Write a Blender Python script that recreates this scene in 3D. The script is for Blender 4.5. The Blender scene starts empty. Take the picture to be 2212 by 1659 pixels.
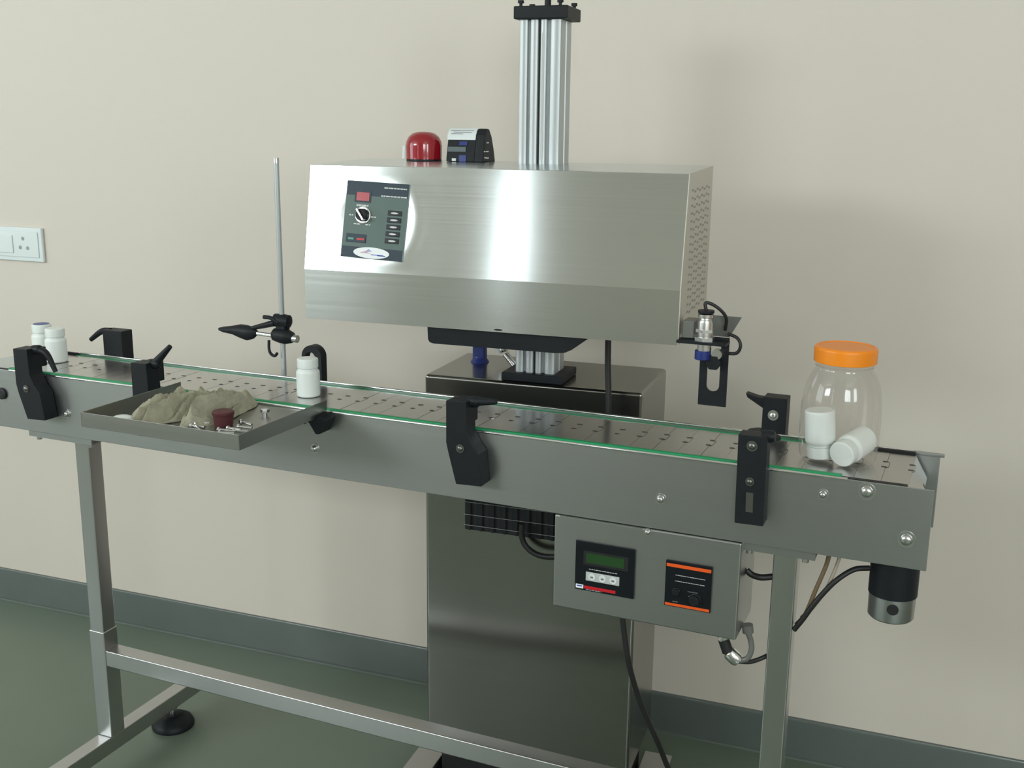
import bpy, bmesh, math, random
from mathutils import Vector, Matrix, noise
random.seed(7)
C = bpy.context.scene.collection
SC = bpy.context.scene

# ------------------------------------------------------------------ camera, world, light, exposure
cam_d = bpy.data.cameras.new('camera'); cam = bpy.data.objects.new('camera', cam_d); C.objects.link(cam)
cam_d.sensor_width = 36.0; cam_d.lens = 38.285; cam_d.clip_start = 0.05
R_ = Vector((0.91767264, 0.39717256, 0.01144074)); U_ = Vector((-0.10112424, 0.20560982, 0.97339534)); F_ = Vector((-0.38425359, 0.8944152, -0.22884628))
M = Matrix(((R_.x, U_.x, -F_.x, 0.0697), (R_.y, U_.y, -F_.y, -1.5599), (R_.z, U_.z, -F_.z, 1.3852), (0, 0, 0, 1)))
cam.matrix_world = M
SC.camera = cam
w = bpy.data.worlds.new('world'); SC.world = w; w.use_nodes = True
w.node_tree.nodes['Background'].inputs[0].default_value = (0.75, 0.9, 1.0, 1)
w.node_tree.nodes['Background'].inputs[1].default_value = 0.6
SC.view_settings.view_transform = 'Standard'; SC.view_settings.look = 'None'
SC.view_settings.gamma = 1.0; SC.view_settings.use_curve_mapping = False
SC.view_settings.exposure = -0.07
try:
    SC.cycles.use_denoising = True
    SC.cycles.max_bounces = 10; SC.cycles.diffuse_bounces = 5; SC.cycles.transparent_max_bounces = 16
except Exception: pass

FRONT_Y, LEFT_X, RIGHT_X, CEIL = -3.6, -4.8, 2.4, 3.0
# openings: (x0, x1, z0, z1) in the front wall; (y0, y1, z0, z1) in the left wall
OPEN_FRONT = [(-4.30, -2.46, 1.80, 2.62), (-1.665, -1.595, 1.1, 2.66), (0.8, 2.1, 1.4, 2.6)]  # last opening is an added fill, no window is known there
OPEN_LEFT = [(-3.4, -1.2, 0.9, 2.7)]
OPEN_RIGHT = [(-2.9, -2.0, 1.3, 2.5)]
def area(name, loc, rot, sx, sy, power, col):
    l = bpy.data.lights.new(name, 'AREA'); l.shape = 'RECTANGLE'; l.size = sx; l.size_y = sy; l.energy = power; l.color = col
    o = bpy.data.objects.new(name, l); C.objects.link(o); o.location = loc; o.rotation_euler = rot; return o
DAY = (0.90, 0.985, 1.0)
for (x0, x1, z0, z1), pw in zip(OPEN_FRONT, (92, 5, 66)):  # third lamp is added to soften the shadow right of the head
    area('daylight', ((x0+x1)/2, FRONT_Y-0.08, (z0+z1)/2), (math.radians(90), 0, 0), x1-x0, z1-z0, pw, DAY)
for (y0, y1, z0, z1) in OPEN_LEFT:
    area('daylight', (LEFT_X-0.11, (y0+y1)/2, (z0+z1)/2), (math.radians(90), 0, math.radians(-90)), y1-y0, z1-z0, 45, DAY)

for (y0, y1, z0, z1) in OPEN_RIGHT:
    area('daylight', (RIGHT_X+0.11, (y0+y1)/2, (z0+z1)/2), (math.radians(90), 0, math.radians(90)), y1-y0, z1-z0, 35, DAY)

# ------------------------------------------------------------------ materials
def mat(name, col, rough=0.5, metal=0.0, **kw):
    m = bpy.data.materials.new(name); m.use_nodes = True
    b = m.node_tree.nodes['Principled BSDF']
    b.inputs['Base Color'].default_value = (*col, 1); b.inputs['Roughness'].default_value = rough; b.inputs['Metallic'].default_value = metal
    for k, v in kw.items(): b.inputs[k.replace('_', ' ')].default_value = v
    return m
def noisy(m, scale=(1, 1, 1), amt=0.1, nscale=5.0, rough_amt=0.0, bump=0.0, detail=4, bump_dist=0.001):
    """procedural grain: colour, roughness and relief from a stretched noise in object space"""
    nt = m.node_tree; N, L = nt.nodes, nt.links; b = N['Principled BSDF']
    tc = N.new('ShaderNodeTexCoord'); mp = N.new('ShaderNodeMapping'); mp.inputs['Scale'].default_value = scale
    nz = N.new('ShaderNodeTexNoise'); nz.inputs['Scale'].default_value = nscale; nz.inputs['Detail'].default_value = detail
    L.new(tc.outputs['Object'], mp.inputs['Vector']); L.new(mp.outputs['Vector'], nz.inputs['Vector'])
    if amt:
        col = tuple(b.inputs['Base Color'].default_value)
        mx = N.new('ShaderNodeMix'); mx.data_type = 'RGBA'
        mx.inputs[6].default_value = tuple(c*(1-amt) for c in col[:3])+(1,); mx.inputs[7].default_value = tuple(min(1, c*(1+amt)) for c in col[:3])+(1,)
        L.new(nz.outputs['Fac'], mx.inputs[0]); L.new(mx.outputs[2], b.inputs['Base Color'])
    if rough_amt:
        r = b.inputs['Roughness'].default_value
        mr = N.new('ShaderNodeMapRange'); mr.inputs['To Min'].default_value = r-rough_amt; mr.inputs['To Max'].default_value = r+rough_amt
        L.new(nz.outputs['Fac'], mr.inputs['Value']); L.new(mr.outputs['Result'], b.inputs['Roughness'])
    if bump:
        bp = N.new('ShaderNodeBump'); bp.inputs['Strength'].default_value = bump; bp.inputs['Distance'].default_value = bump_dist
        L.new(nz.outputs['Fac'], bp.inputs['Height']); L.new(bp.outputs['Normal'], b.inputs['Normal'])
    return m
def steel(name, col=(0.60, 0.60, 0.585), rough=0.28, grain=(3, 3, 260), aniso=0.0):
    m = mat(name, col, rough, 1.0)
    noisy(m, grain, 0.04, 1.0, 0.03, 0.05, 3, 0.0003)
    if aniso:
        b = m.node_tree.nodes['Principled BSDF']; b.inputs['Anisotropic'].default_value = aniso; b.inputs['Anisotropic Rotation'].default_value = 0.25
        t = m.node_tree.nodes.new('ShaderNodeCombineXYZ'); t.inputs[0].default_value = 0.9967; t.inputs[1].default_value = 0.0809   # brushed along the machine
        m.node_tree.links.new(t.outputs[0], b.inputs['Tangent'])
    return m
M_ = {}
M_['head'] = steel('brushed_steel_head', (0.70, 0.745, 0.755), 0.18, (2, 2, 300), 0.92)
M_['steel'] = steel('brushed_steel', (0.41, 0.425, 0.42), 0.36, (2, 2, 300), 0.4)
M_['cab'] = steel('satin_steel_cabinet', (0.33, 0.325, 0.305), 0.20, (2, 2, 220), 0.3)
M_['leg'] = noisy(mat('tube_steel', (0.55, 0.55, 0.55), 0.30, 1.0), (8, 8, 2), 0.05, 3, 0.04)
M_['sidesteel'] = steel('side_steel', (0.60, 0.58, 0.53), 0.45, (2, 2, 300), 0)
M_['tray'] = steel('tray_steel', (0.34, 0.34, 0.32), 0.34, (2, 2, 200), 0.3)
M_['slat'] = steel('belt_steel', (0.56, 0.55, 0.53), 0.24, (60, 3, 3))
M_['chrome'] = mat('chrome', (0.82, 0.82, 0.83), 0.12, 1.0)
M_['bolt'] = mat('bolt_steel', (0.62, 0.62, 0.61), 0.28, 1.0); M_['dullbolt'] = mat('dull_bolt', (0.22, 0.22, 0.21), 0.35, 1.0)
M_['alu'] = noisy(mat('anodised_aluminium', (0.47, 0.50, 0.505), 0.42, 0.45), (1, 1, 1), 0.03, 30.0, 0.03)
M_['black'] = noisy(mat('black_plastic', (0.009, 0.011, 0.014), 0.5, 0, Specular_IOR_Level=0.28), (1, 1, 1), 0.3, 60, 0.05, 0.1)
M_['matteblack'] = mat('matte_black', (0.008, 0.008, 0.009), 0.6)
M_['rubber'] = mat('black_cable', (0.012, 0.012, 0.012), 0.5)
M_['brown'] = mat('brown_cable', (0.16, 0.11, 0.06), 0.5)
M_['beige'] = mat('beige_cable', (0.42, 0.36, 0.28), 0.5)
M_['white'] = mat('white_bottle', (0.80, 0.84, 0.82), 0.38, 0, Subsurface_Weight=0.1, Subsurface_Scale=0.01)
M_['blue'] = mat('blue_plastic', (0.010, 0.025, 0.17), 0.4)
M_['darkblue'] = mat('blue_cap', (0.05, 0.07, 0.28), 0.4)
M_['orange'] = noisy(mat('orange_plastic', (0.90, 0.26, 0.008), 0.35), (1, 1, 1), 0.04, 30)
M_['green'] = mat('green_wear_strip', (0.008, 0.27, 0.10), 0.4)
M_['panelnavy'] = mat('panel_navy', (0.030, 0.048, 0.066), 0.4, 0, Specular_IOR_Level=0.25)
M_['panelgrey'] = mat('panel_grey_green', (0.10, 0.145, 0.132), 0.4, 0, Specular_IOR_Level=0.3)
M_['screen'] = mat('dark_screen', (0.008, 0.010, 0.013), 0.3, 0, Specular_IOR_Level=0.25)
M_['ink'] = mat('pale_print', (0.62, 0.64, 0.62), 0.5)
M_['redlit'] = mat('red_display', (0.33, 0.012, 0.02), 0.3)
M_['redlit'].node_tree.nodes['Principled BSDF'].inputs['Emission Color'].default_value = (1, 0.03, 0.04, 1)
M_['redlit'].node_tree.nodes['Principled BSDF'].inputs['Emission Strength'].default_value = 0.06
M_['red'] = mat('red_print', (0.55, 0.01, 0.02), 0.4)
M_['ledgreen'] = mat('green_led', (0.02, 0.22, 0.12), 0.3)
M_['lcd'] = mat('green_lcd', (0.018, 0.06, 0.016), 0.25)
M_['orangeprint'] = mat('orange_print', (0.80, 0.10, 0.012), 0.4)
M_['blueprint'] = mat('blue_print', (0.02, 0.05, 0.42), 0.4)
M_['pinkprint'] = mat('rose_print', (0.62, 0.20, 0.22), 0.4)
M_['logo'] = mat('white_label', (0.82, 0.84, 0.86), 0.4)
M_['silver'] = mat('silver_keys', (0.50, 0.51, 0.50), 0.4)
M_['maroon'] = noisy(mat('maroon_rubber', (0.085, 0.018, 0.022), 0.55), (1, 1, 1), 0.2, 80)
M_['paper'] = mat('paper_label', (0.70, 0.74, 0.74), 0.6)
M_['switch'] = mat('switch_white', (0.72, 0.78, 0.78), 0.3)
M_['cloth'] = noisy(mat('olive_cloth', (0.37, 0.35, 0.26), 0.9), (1, 1, 1), 0.28, 70, 0, 1.0, 6, 0.004)
M_['acrylic'] = mat('smoky_acrylic', (0.15, 0.155, 0.14), 0.3)
M_['wall'] = noisy(mat('cream_paint', (0.67, 0.61, 0.54), 0.6), (1, 1, 1), 0.025, 1.6, 0.05, 0.05, 6, 0.002)
M_['ceil'] = mat('white_paint', (0.72, 0.72, 0.68), 0.7)
M_['floor'] = noisy(mat('green_epoxy', (0.145, 0.185, 0.142), 0.3), (1, 1, 1), 0.10, 3.0, 0.04, 0.03, 5, 0.002)
M_['skirt'] = noisy(mat('skirting_green', (0.115, 0.137, 0.127), 0.25), (1, 1, 1), 0.10, 8.0, 0.04, 0.04, 4, 0.002)
M_['woodframe'] = mat('window_frame_paint', (0.55, 0.56, 0.54), 0.4)

def red_glass():
    m = mat('red_lens', (0.36, 0.008, 0.020), 0.12, 0, Coat_Weight=0.6, Coat_Roughness=0.05)
    m.node_tree.nodes['Principled BSDF'].inputs['Transmission Weight'].default_value = 0.25
    return m
M_['redlens'] = red_glass()
def clear_pet():
    m = bpy.data.materials.new('clear_pet'); m.use_nodes = True; nt = m.node_tree; nt.nodes.clear()
    o = nt.nodes.new('ShaderNodeOutputMaterial'); mx = nt.nodes.new('ShaderNodeMixShader')
    t = nt.nodes.new('ShaderNodeBsdfTransparent'); t.inputs[0].default_value = (0.955, 0.95, 0.945, 1)
    g = nt.nodes.new('ShaderNodeBsdfGlossy'); g.inputs['Roughness'].default_value = 0.09; g.inputs[0].default_value = (1, 1, 1, 1)
    lw = nt.nodes.new('ShaderNodeLayerWeight'); lw.inputs['Blend'].default_value = 0.5
    pw = nt.nodes.new('ShaderNodeMath'); pw.operation = 'POWER'; pw.inputs[1].default_value = 4.0
    fr = nt.nodes.new('ShaderNodeMath'); fr.operation = 'MULTIPLY_ADD'; fr.inputs[1].default_value = 0.55; fr.inputs[2].default_value = 0.05
    nt.links.new(lw.outputs['Facing'], pw.inputs[0]); nt.links.new(pw.outputs[0], fr.inputs[0])
    nt.links.new(fr.outputs[0], mx.inputs[0]); nt.links.new(t.outputs[0], mx.inputs[1]); nt.links.new(g.outputs[0], mx.inputs[2]); nt.links.new(mx.outputs[0], o.inputs[0])
    return m
M_['pet'] = clear_pet()

# ------------------------------------------------------------------ helpers
def box(bm, x0, x1, y0, y1, z0, z1, bev=0.0, seg=2):
    vs = [bm.verts.new((x, y, z)) for x in (x0, x1) for y in (y0, y1) for z in (z0, z1)]
    fs = [(0, 1, 3, 2), (4, 6, 7, 5), (0, 4, 5, 1), (2, 3, 7, 6), (0, 2, 6, 4), (1, 5, 7, 3)]
    F = [bm.faces.new([vs[i] for i in f]) for f in fs]
    if bev:
        E = list({e for f in F for e in f.edges})
        bmesh.ops.bevel(bm, geom=E, offset=bev, segments=seg, profile=0.5, affect='EDGES')
def frame_of(d):
    d = Vector(d).normalized(); a = Vector((0, 0, 1)) if abs(d.z) < 0.9 else Vector((1, 0, 0))
    u = d.cross(a).normalized(); return u, d.cross(u).normalized(), d
def ring(bm, c, u, v, r, n): return [bm.verts.new(Vector(c)+u*(r*math.cos(2*math.pi*i/n))+v*(r*math.sin(2*math.pi*i/n))) for i in range(n)]
def skin_rings(bm, rs, cap=True):
    n = len(rs[0])
    for a, b in zip(rs, rs[1:]):
        for i in range(n): bm.faces.new((a[i], a[(i+1) % n], b[(i+1) % n], b[i]))
    if cap: bm.faces.new(rs[0][::-1]); bm.faces.new(rs[-1])
def lathe(bm, prof, p0=(0, 0, 0), axis=(0, 0, 1), n=32, cap=True):
    """prof = [(radius, distance along axis)]"""
    u, v, d = frame_of(axis); p0 = Vector(p0)
    skin_rings(bm, [ring(bm, p0+d*h, u, v, max(r, 1e-5), n) for r, h in prof], cap)
def cyl(bm, p0, p1, r, r1=None, n=24, bev=0.0):
    p0, p1 = Vector(p0), Vector(p1); L = (p1-p0).length; r1 = r if r1 is None else r1
    pr = [(r, 0), (r1, L)] if not bev else [(r-bev, 0), (r-bev*0.3, bev*0.3), (r, bev), (r1, L-bev), (r1-bev*0.3, L-bev*0.3), (r1-bev, L)]
    lathe(bm, pr, p0, p1-p0, n)
def smooth_path(pts, k=8):
    pts = [Vector(p) for p in pts]; P = [pts[0]*2-pts[1]]+pts+[pts[-1]*2-pts[-2]]; out = []
    for i in range(1, len(P)-2):
        for j in range(k):
            t = j/k; a, b, c, d = P[i-1], P[i], P[i+1], P[i+2]
            out.append(0.5*((2*b)+(c-a)*t+(2*a-5*b+4*c-d)*t*t+(-a+3*b-3*c+d)*t**3))
    return out+[pts[-1]]
def tube(bm, pts, r, n=10, k=8, radii=None):
    P = smooth_path(pts, k) if k > 1 else [Vector(p) for p in pts]; rs = []; u = None
    for i, p in enumerate(P):
        d = (P[min(i+1, len(P)-1)]-P[max(i-1, 0)]).normalized()
        if u is None: u = frame_of(d)[0]
        u = (u-d*u.dot(d)).normalized(); v = d.cross(u)
        rr = r if radii is None else radii[0]+(radii[1]-radii[0])*i/(len(P)-1)
        rs.append(ring(bm, p, u, v, rr, n))
    skin_rings(bm, rs)
def prism(bm, poly, a, b, plane='xz', bev=0.0):
    """poly extruded between a and b along the missing axis"""
    def P(p, t): return {'xz': (p[0], t, p[1]), 'yz': (t, p[0], p[1]), 'xy': (p[0], p[1], t)}[plane]
    A = [bm.verts.new(P(p, a)) for p in poly]; B = [bm.verts.new(P(p, b)) for p in poly]; n = len(poly)
    F = [bm.faces.new(A[::-1]), bm.faces.new(B)]+[bm.faces.new((A[i], A[(i+1) % n], B[(i+1) % n], B[i])) for i in range(n)]
    bmesh.ops.recalc_face_normals(bm, faces=F)
    if bev:
        E = list({e for f in F for e in f.edges}); bmesh.ops.bevel(bm, geom=E, offset=bev, segments=2, profile=0.5, affect='EDGES')
def ellipse(cx, cy, rx, ry, n=28): return [(cx+rx*math.cos(2*math.pi*i/n), cy+ry*math.sin(2*math.pi*i/n)) for i in range(n)]
def mk(name, bm, m, parent=None, loc=(0, 0, 0), rot=(0, 0, 0), label=None, angle=50, wn=True, **props):
    bmesh.ops.recalc_face_normals(bm, faces=bm.faces)
    lim = math.radians(angle)
    for e in bm.edges: e.smooth = len(e.link_faces) != 2 or e.calc_face_angle(0) < lim
    for f in bm.faces: f.smooth = True
    me = bpy.data.meshes.new(name); bm.to_mesh(me); bm.free(); me.materials.append(M_[m] if isinstance(m, str) else m)
    o = bpy.data.objects.new(name, me); C.objects.link(o); o.location = loc; o.rotation_euler = rot
    if wn: wm = o.modifiers.new('weighted', 'WEIGHTED_NORMAL'); wm.keep_sharp = True
    if parent: o.parent = parent
    if label: o['label'] = label
    for k, v in props.items(): o[k] = v
    return o
def B(): return bmesh.new()
def thing(name, label, cat, loc=(0, 0, 0), rot=(0, 0, 0), group=None):
    o = bpy.data.objects.new(name, None); o.empty_display_size = 0.05; C.objects.link(o); o.location = loc; o.rotation_euler = rot
    o['label'] = label; o['category'] = cat
    if group: o['group'] = group
    return o
def part(name, m, parent, fn, *a, **k):
    bm = B(); fn(bm, *a); return mk(name, bm, m, parent, **k)
def copy_tree(o, parent=None):
    c = o.copy(); C.objects.link(c); c.parent = parent
    for ch in list(o.children): copy_tree(ch, c)
    return c
def boxp(name, m, parent, *a, **k): return part(name, m, parent, box, *a, **k)

# ------------------------------------------------------------------ the room
def struct(name, bm, m, **k): return mk(name, bm, m, kind='structure', **k)
bm = B(); box(bm, LEFT_X-.2, RIGHT_X+.2, FRONT_Y-.2, 1.4, -0.1, 0); struct('floor', bm, 'floor')
bm = B(); box(bm, LEFT_X-.2, RIGHT_X+.2, FRONT_Y-.2, 1.4, CEIL, CEIL+0.1); struct('ceiling', bm, 'ceil')
AW = math.atan(0.05127); WY = 0.7506
bm = B(); box(bm, -5.2, 3.0, 0, 0.2, -0.1, CEIL+.1); struct('wall_back', bm, 'wall', loc=(0, WY, 0), rot=(0, 0, AW))
bm = B()
prism(bm, [(0.002, 0), (-0.010, 0), (-0.0095, 0.090), (-0.006, 0.0965), (0.002, 0.0975)], -5.0, 3.0, 'yz'); struct('baseboard_back', bm, 'skirt', loc=(0, WY, 0), rot=(0, 0, AW))
bm = B(); prism(bm, [(-0.010, 0), (-0.016, 0), (-0.0145, 0.004), (-0.010, 0.0055)], -5.0, 3.0, 'yz'); struct('trim_1', bm, 'skirt', loc=(0, WY, 0), rot=(0, 0, AW))
def holed_wall(name, a0, a1, holes, swap, c0, c1):
    bm = B(); holes = sorted(holes); cur = a0
    def bb(p, q, z0, z1):
        if swap: box(bm, c0, c1, p, q, z0, z1)
        else: box(bm, p, q, c0, c1, z0, z1)
    for (p, q, z0, z1) in holes:
        bb(cur, p, 0, CEIL); bb(p, q, 0, z0); bb(p, q, z1, CEIL); cur = q
    bb(cur, a1, 0, CEIL); struct(name, bm, 'wall')
holed_wall('wall_front', LEFT_X, RIGHT_X, OPEN_FRONT, False, FRONT_Y-.1, FRONT_Y)
holed_wall('wall_left', FRONT_Y, 1.2, OPEN_LEFT, True, LEFT_X-.1, LEFT_X)
holed_wall('wall_right', FRONT_Y, 1.2, OPEN_RIGHT, True, RIGHT_X, RIGHT_X+.1)
for i, (a, b, z0, z1) in enumerate(OPEN_FRONT+OPEN_LEFT+OPEN_RIGHT):
    bm = B(); f = 0.035 if b-a > 0.5 else 0.006
    n_mull = 2 if b-a > 1 else 0
    bars = [(a, a+f, z0, z1), (b-f, b, z0, z1), (a, b, z0, z0+f), (a, b, z1-f, z1)]+[(a+(b-a)*(k+1)/(n_mull+1)-.02, a+(b-a)*(k+1)/(n_mull+1)+.02, z0, z1) for k in range(n_mull)]
    for (p, q, r, s) in bars:
        if i < len(OPEN_FRONT): box(bm, p, q, FRONT_Y-.07, FRONT_Y-.02, r, s)
        elif i == len(OPEN_FRONT): box(bm, LEFT_X-.07, LEFT_X-.02, p, q, r, s)
        else: box(bm, RIGHT_X+.02, RIGHT_X+.07, p, q, r, s)
    struct('window_%d' % (i+1), bm, 'woodframe')  # the third frame belongs to the added fill opening

# ------------------------------------------------------------------ conveyor
W, ZT, ZB = 0.1944, 0.900, 0.7796
YL, T = 0.0504, 0.0364
XL, XR = -1.5936, -0.1794
cv = thing('conveyor', 'long stainless steel slat conveyor on tube legs running across the whole picture', 'conveyor')
def panel(bm, y0, y1, x1=0.042): box(bm, -1.86, x1, y0, y1, ZB, ZT, 0.0008)
part('side_panel', 'steel', cv, panel, 0.0, 0.003)
part('side_panel', 'steel', cv, panel, W-.003, W)
for y, x0, x1 in ((0.0012, -1.70, -0.075), (W-.0015, -1.70, -0.03)):
    part('edge_trim', 'chrome', cv, lambda bm: cyl(bm, (x0, y, ZT), (x1, y, ZT), 0.0024, n=10), label='bright folded top edge of the side panel')
for y, zs in ((0.0075, ZT+.0045), (W-.0085, ZT-.0035)):
    boxp('wear_strip', 'green', cv, -1.705, -0.084, y-.0045, y+.0045, ZT-.006, zs, 0.0012, label='green plastic strip along the belt edge')
for y in (0.0065, W-.0075):  # black strips paint the dark gap between belt end and panels
    boxp('end_guide', 'matteblack', cv, -0.084, 0.006, y-.003, y+.0055 if y < .1 else y+.003, ZT-.03, ZT+.0006, label='black end guide')
    boxp('end_guide', 'matteblack', cv, -1.86, -1.705, y-.003, y+.003, ZT-.03, ZT+.001, label='black end guide')
boxp('slide_bed', 'matteblack', cv, -1.84, -0.03, 0.012, W-.012, ZT-.022, ZT-.010, label='dark bed under the belt')
# the belt: one plate per slat, 38 mm pitch, two hinge eyes with dark slots
def slat_mesh():
    bm = B(); y0, y1 = 0.0145, W-.0165; p = 0.0381; h = p/2-.0002
    # plate outline with interlocking hinge tongue
    poly = [(-h, y0), (h, y0), (h, 0.094), (h+.004, 0.097), (h+.004, 0.124), (h, 0.127), (h, y1), (-h, y1), (-h, 0.1285), (-h+.0042, 0.125), (-h+.0042, 0.096), (-h, 0.0925)]
    prism(bm, poly, -0.0025, 0.0, 'xy')
    for y in (0.0965, 0.1245):
        b2 = [(h-.006, y-.0022), (h-.001, y-.0030), (h+.003, y), (h-.001, y+.0030), (h-.006, y+.0022)]
        n0 = len(bm.faces); prism(bm, b2, -0.001, 0.0004, 'xy')
        bm.faces.ensure_lookup_table()
        for f in bm.faces[n0:]: f.material_index = 1
    bmesh.ops.recalc_face_normals(bm, faces=bm.faces)
    me = bpy.data.meshes.new('slat'); bm.to_mesh(me); bm.free(); me.materials.append(M_['slat']); me.materials.append(mat('hinge_shadow', (0.05, 0.048, 0.045), 0.5)); return me
sm = slat_mesh(); x = -0.0120; k = 0
def add_slat(loc, ry, rx=0, rz=0):
    o = bpy.data.objects.new('slat', sm); C.objects.link(o); o.parent = cv; o.location = loc; o.rotation_euler = (rx, ry, rz)
while x > -1.84:
    wear = (random.uniform(-.0004, .0004))
    add_slat((x, 0, ZT-.003+wear), random.uniform(-.006, .006)); x -= 0.0381
rc = 0.033
for a in (60, 120):
    r_ = math.radians(a); add_slat((-0.012+math.sin(r_)*rc, 0, ZT-.003-rc+math.cos(r_)*rc), r_)
x = -0.06
while x > -1.8:
    add_slat((x, 0, ZT-.003-2*rc), math.pi); x -= 0.0381*6
part('end_roller', 'rubber', cv, lambda bm: cyl(bm, (-.012, .02, ZT-.003-rc), (-.012, W-.02, ZT-.003-rc), .026))
boxp('end_flange', 'steel', cv, 0.002, 0.048, W-.006, W+.001, ZT-.004, ZT+.001, 0.0008)
# bolts in the front panel
def bolt(bm, x, y, z, r=0.006, d=-1, h=0.006):
    cyl(bm, (x, y, z), (x, y+d*.0012, z), r*1.45, n=20); lathe(bm, [(r, 0), (r, h*.45), (r*.75, h*.85), (r*.3, h)], (x, y, z), (0, d, 0), 12)
for (x, z, r) in ((-.978, .830, .006), (-.348, .830, .006), (-.107, .873, .0055), (-.047, .886, .0085), (.012, .823, .0085), (-1.554, .827, .006)):
    part('bolt', 'bolt', cv, bolt, x, 0.0, z, r, -1, .007)
part('bearing_cap', 'matteblack', cv, lambda bm: lathe(bm, [(.012, 0), (.012, .004), (.007, .006)], (-1.724, 0, .850), (0, -1, 0), 20), label='dark round cap at the left end of the panel')  # black disc paints the shade inside a hole in the panel
# mounting plates, legs, feet, brace
def rtube(bm, x0, x1, y0, y1, z0, z1): box(bm, x0, x1, y0, y1, z0, z1, 0.0025, 2)
for xl, px0, px1 in ((XL, -1.670, -1.505), (XR, -.226, -.112)):
    boxp('mounting_plate', 'steel', cv, px0, px1, 0.012, W-.012, .7655, .7695, .0008)
    boxp('mounting_flange', 'steel', cv, px0, px1, 0.008, 0.012, .7655, .7796)
    for bx in (px0+.015, px1-.015): part('bolt', 'bolt', cv, lambda bm: cyl(bm, (bx, .02, .7655), (bx, .02, .757), .005, n=8))
    part('leg', 'leg', cv, rtube, xl, xl+T, YL, YL+T, .088 if xl == XR else .33, .7655)
    part('foot_tube', 'leg', cv, rtube, xl, xl+T, -.20, .352, .0516, .088)
    for fy in (-.15, .262):
        part('foot_stem', 'bolt', cv, lambda bm: (cyl(bm, (xl+T/2, fy, .02), (xl+T/2, fy, .0516), .006, n=12), cyl(bm, (xl+T/2, fy, .044), (xl+T/2, fy, .0516), .012, n=6)))
        part('foot_pad', 'black', cv, lambda bm: lathe(bm, [(.048, 0), (.049, .006), (.044, .016), (.028, .026), (.013, .030)], (xl+T/2, fy, 0), (0, 0, 1), 36), label='round black levelling foot')
part('leg_sleeve', 'leg', cv, rtube, XL-.002, XL+T+.002, YL-.002, YL+T+.002, .088, .335)
part('brace', 'leg', cv, rtube, XL+T+.001, XR, YL, YL+T, .2569, .2933)

# guide rail brackets (parts of the conveyor, lever and bolts as sub-parts)
def lever(bm, p0, p1, r0=.0075, r1=.004, bulge=None):
    pts = [p0, p1] if bulge is None else [p0, bulge, p1]
    tube(bm, pts, r0, 12, 6, radii=(r0, r1))
def front_bracket(x, lean, lev, slot=False):
    """x: left edge of the head block; lean: how far the foot leans to the right"""
    bm = B(); w = .036
    if slot:
        prism(bm, [(x, .956), (x+.042, .956), (x+.044, .821), (x+.002, .820)], -.030, -.0005, 'xz', .0012)
    else:
        prism(bm, [(x, .9555), (x+w, .9565), (x+w+.002, .905), (x+w+.012, .885), (x+w+.020+lean*.4, .872), (x+w+.022+lean, .818), (x+.012+lean, .816), (x+.004, .868), (x, .885)], -.034, -.0005, 'xz', .0012)
        box(bm, x+.003, x+w-.002, -.006, .016, .916, .954, .001)
    b = mk('guide_bracket', bm, 'black', cv, label='black plastic guide bracket on the front panel')
    bm = B(); lathe(bm, [(.0095, 0), (.0095, .014), (.007, .018)], (x+w-.004, -.012, .952), (1, 0, .12), 16)
    lever(bm, (x+w+.002, -.012, .953), (x+w+lev[-1][0], -.012+lev[-1][1], .953+lev[-1][2]), .0085, .0045, None if len(lev) < 2 else (x+w+lev[0][0], -.012+lev[0][1], .953+lev[0][2]))
    mk('lever', bm, 'black', b)
    for z, rr in (((.941, .0055), (.887, .0045)) if slot else ((.878, .005),)):
        bm = B(); bolt(bm, x+.021 if slot else x+.026, -.030 if slot else -.034, z, rr, -1, .004); mk('bolt', bm, 'dullbolt', b)
    if slot:
        bm = B(); prism(bm, [(x+.0165, .870), (x+.027, .870), (x+.028, .840), (x+.0175, .840)], -.0302, -.0300, 'xz'); mk('slot', bm, 'dullbolt', b, label='slot showing the steel behind')
    return b
front_bracket(-1.646, .010, [(.028, 0, -.006), (.048, 0, -.040)])
front_bracket(-1.353, -.004, [(.040, 0, .036)])
front_bracket(-.702, .006, [(.044, 0, .004)])
front_bracket(-.229, 0, [(.016, .02, -.006)], True)
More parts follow.
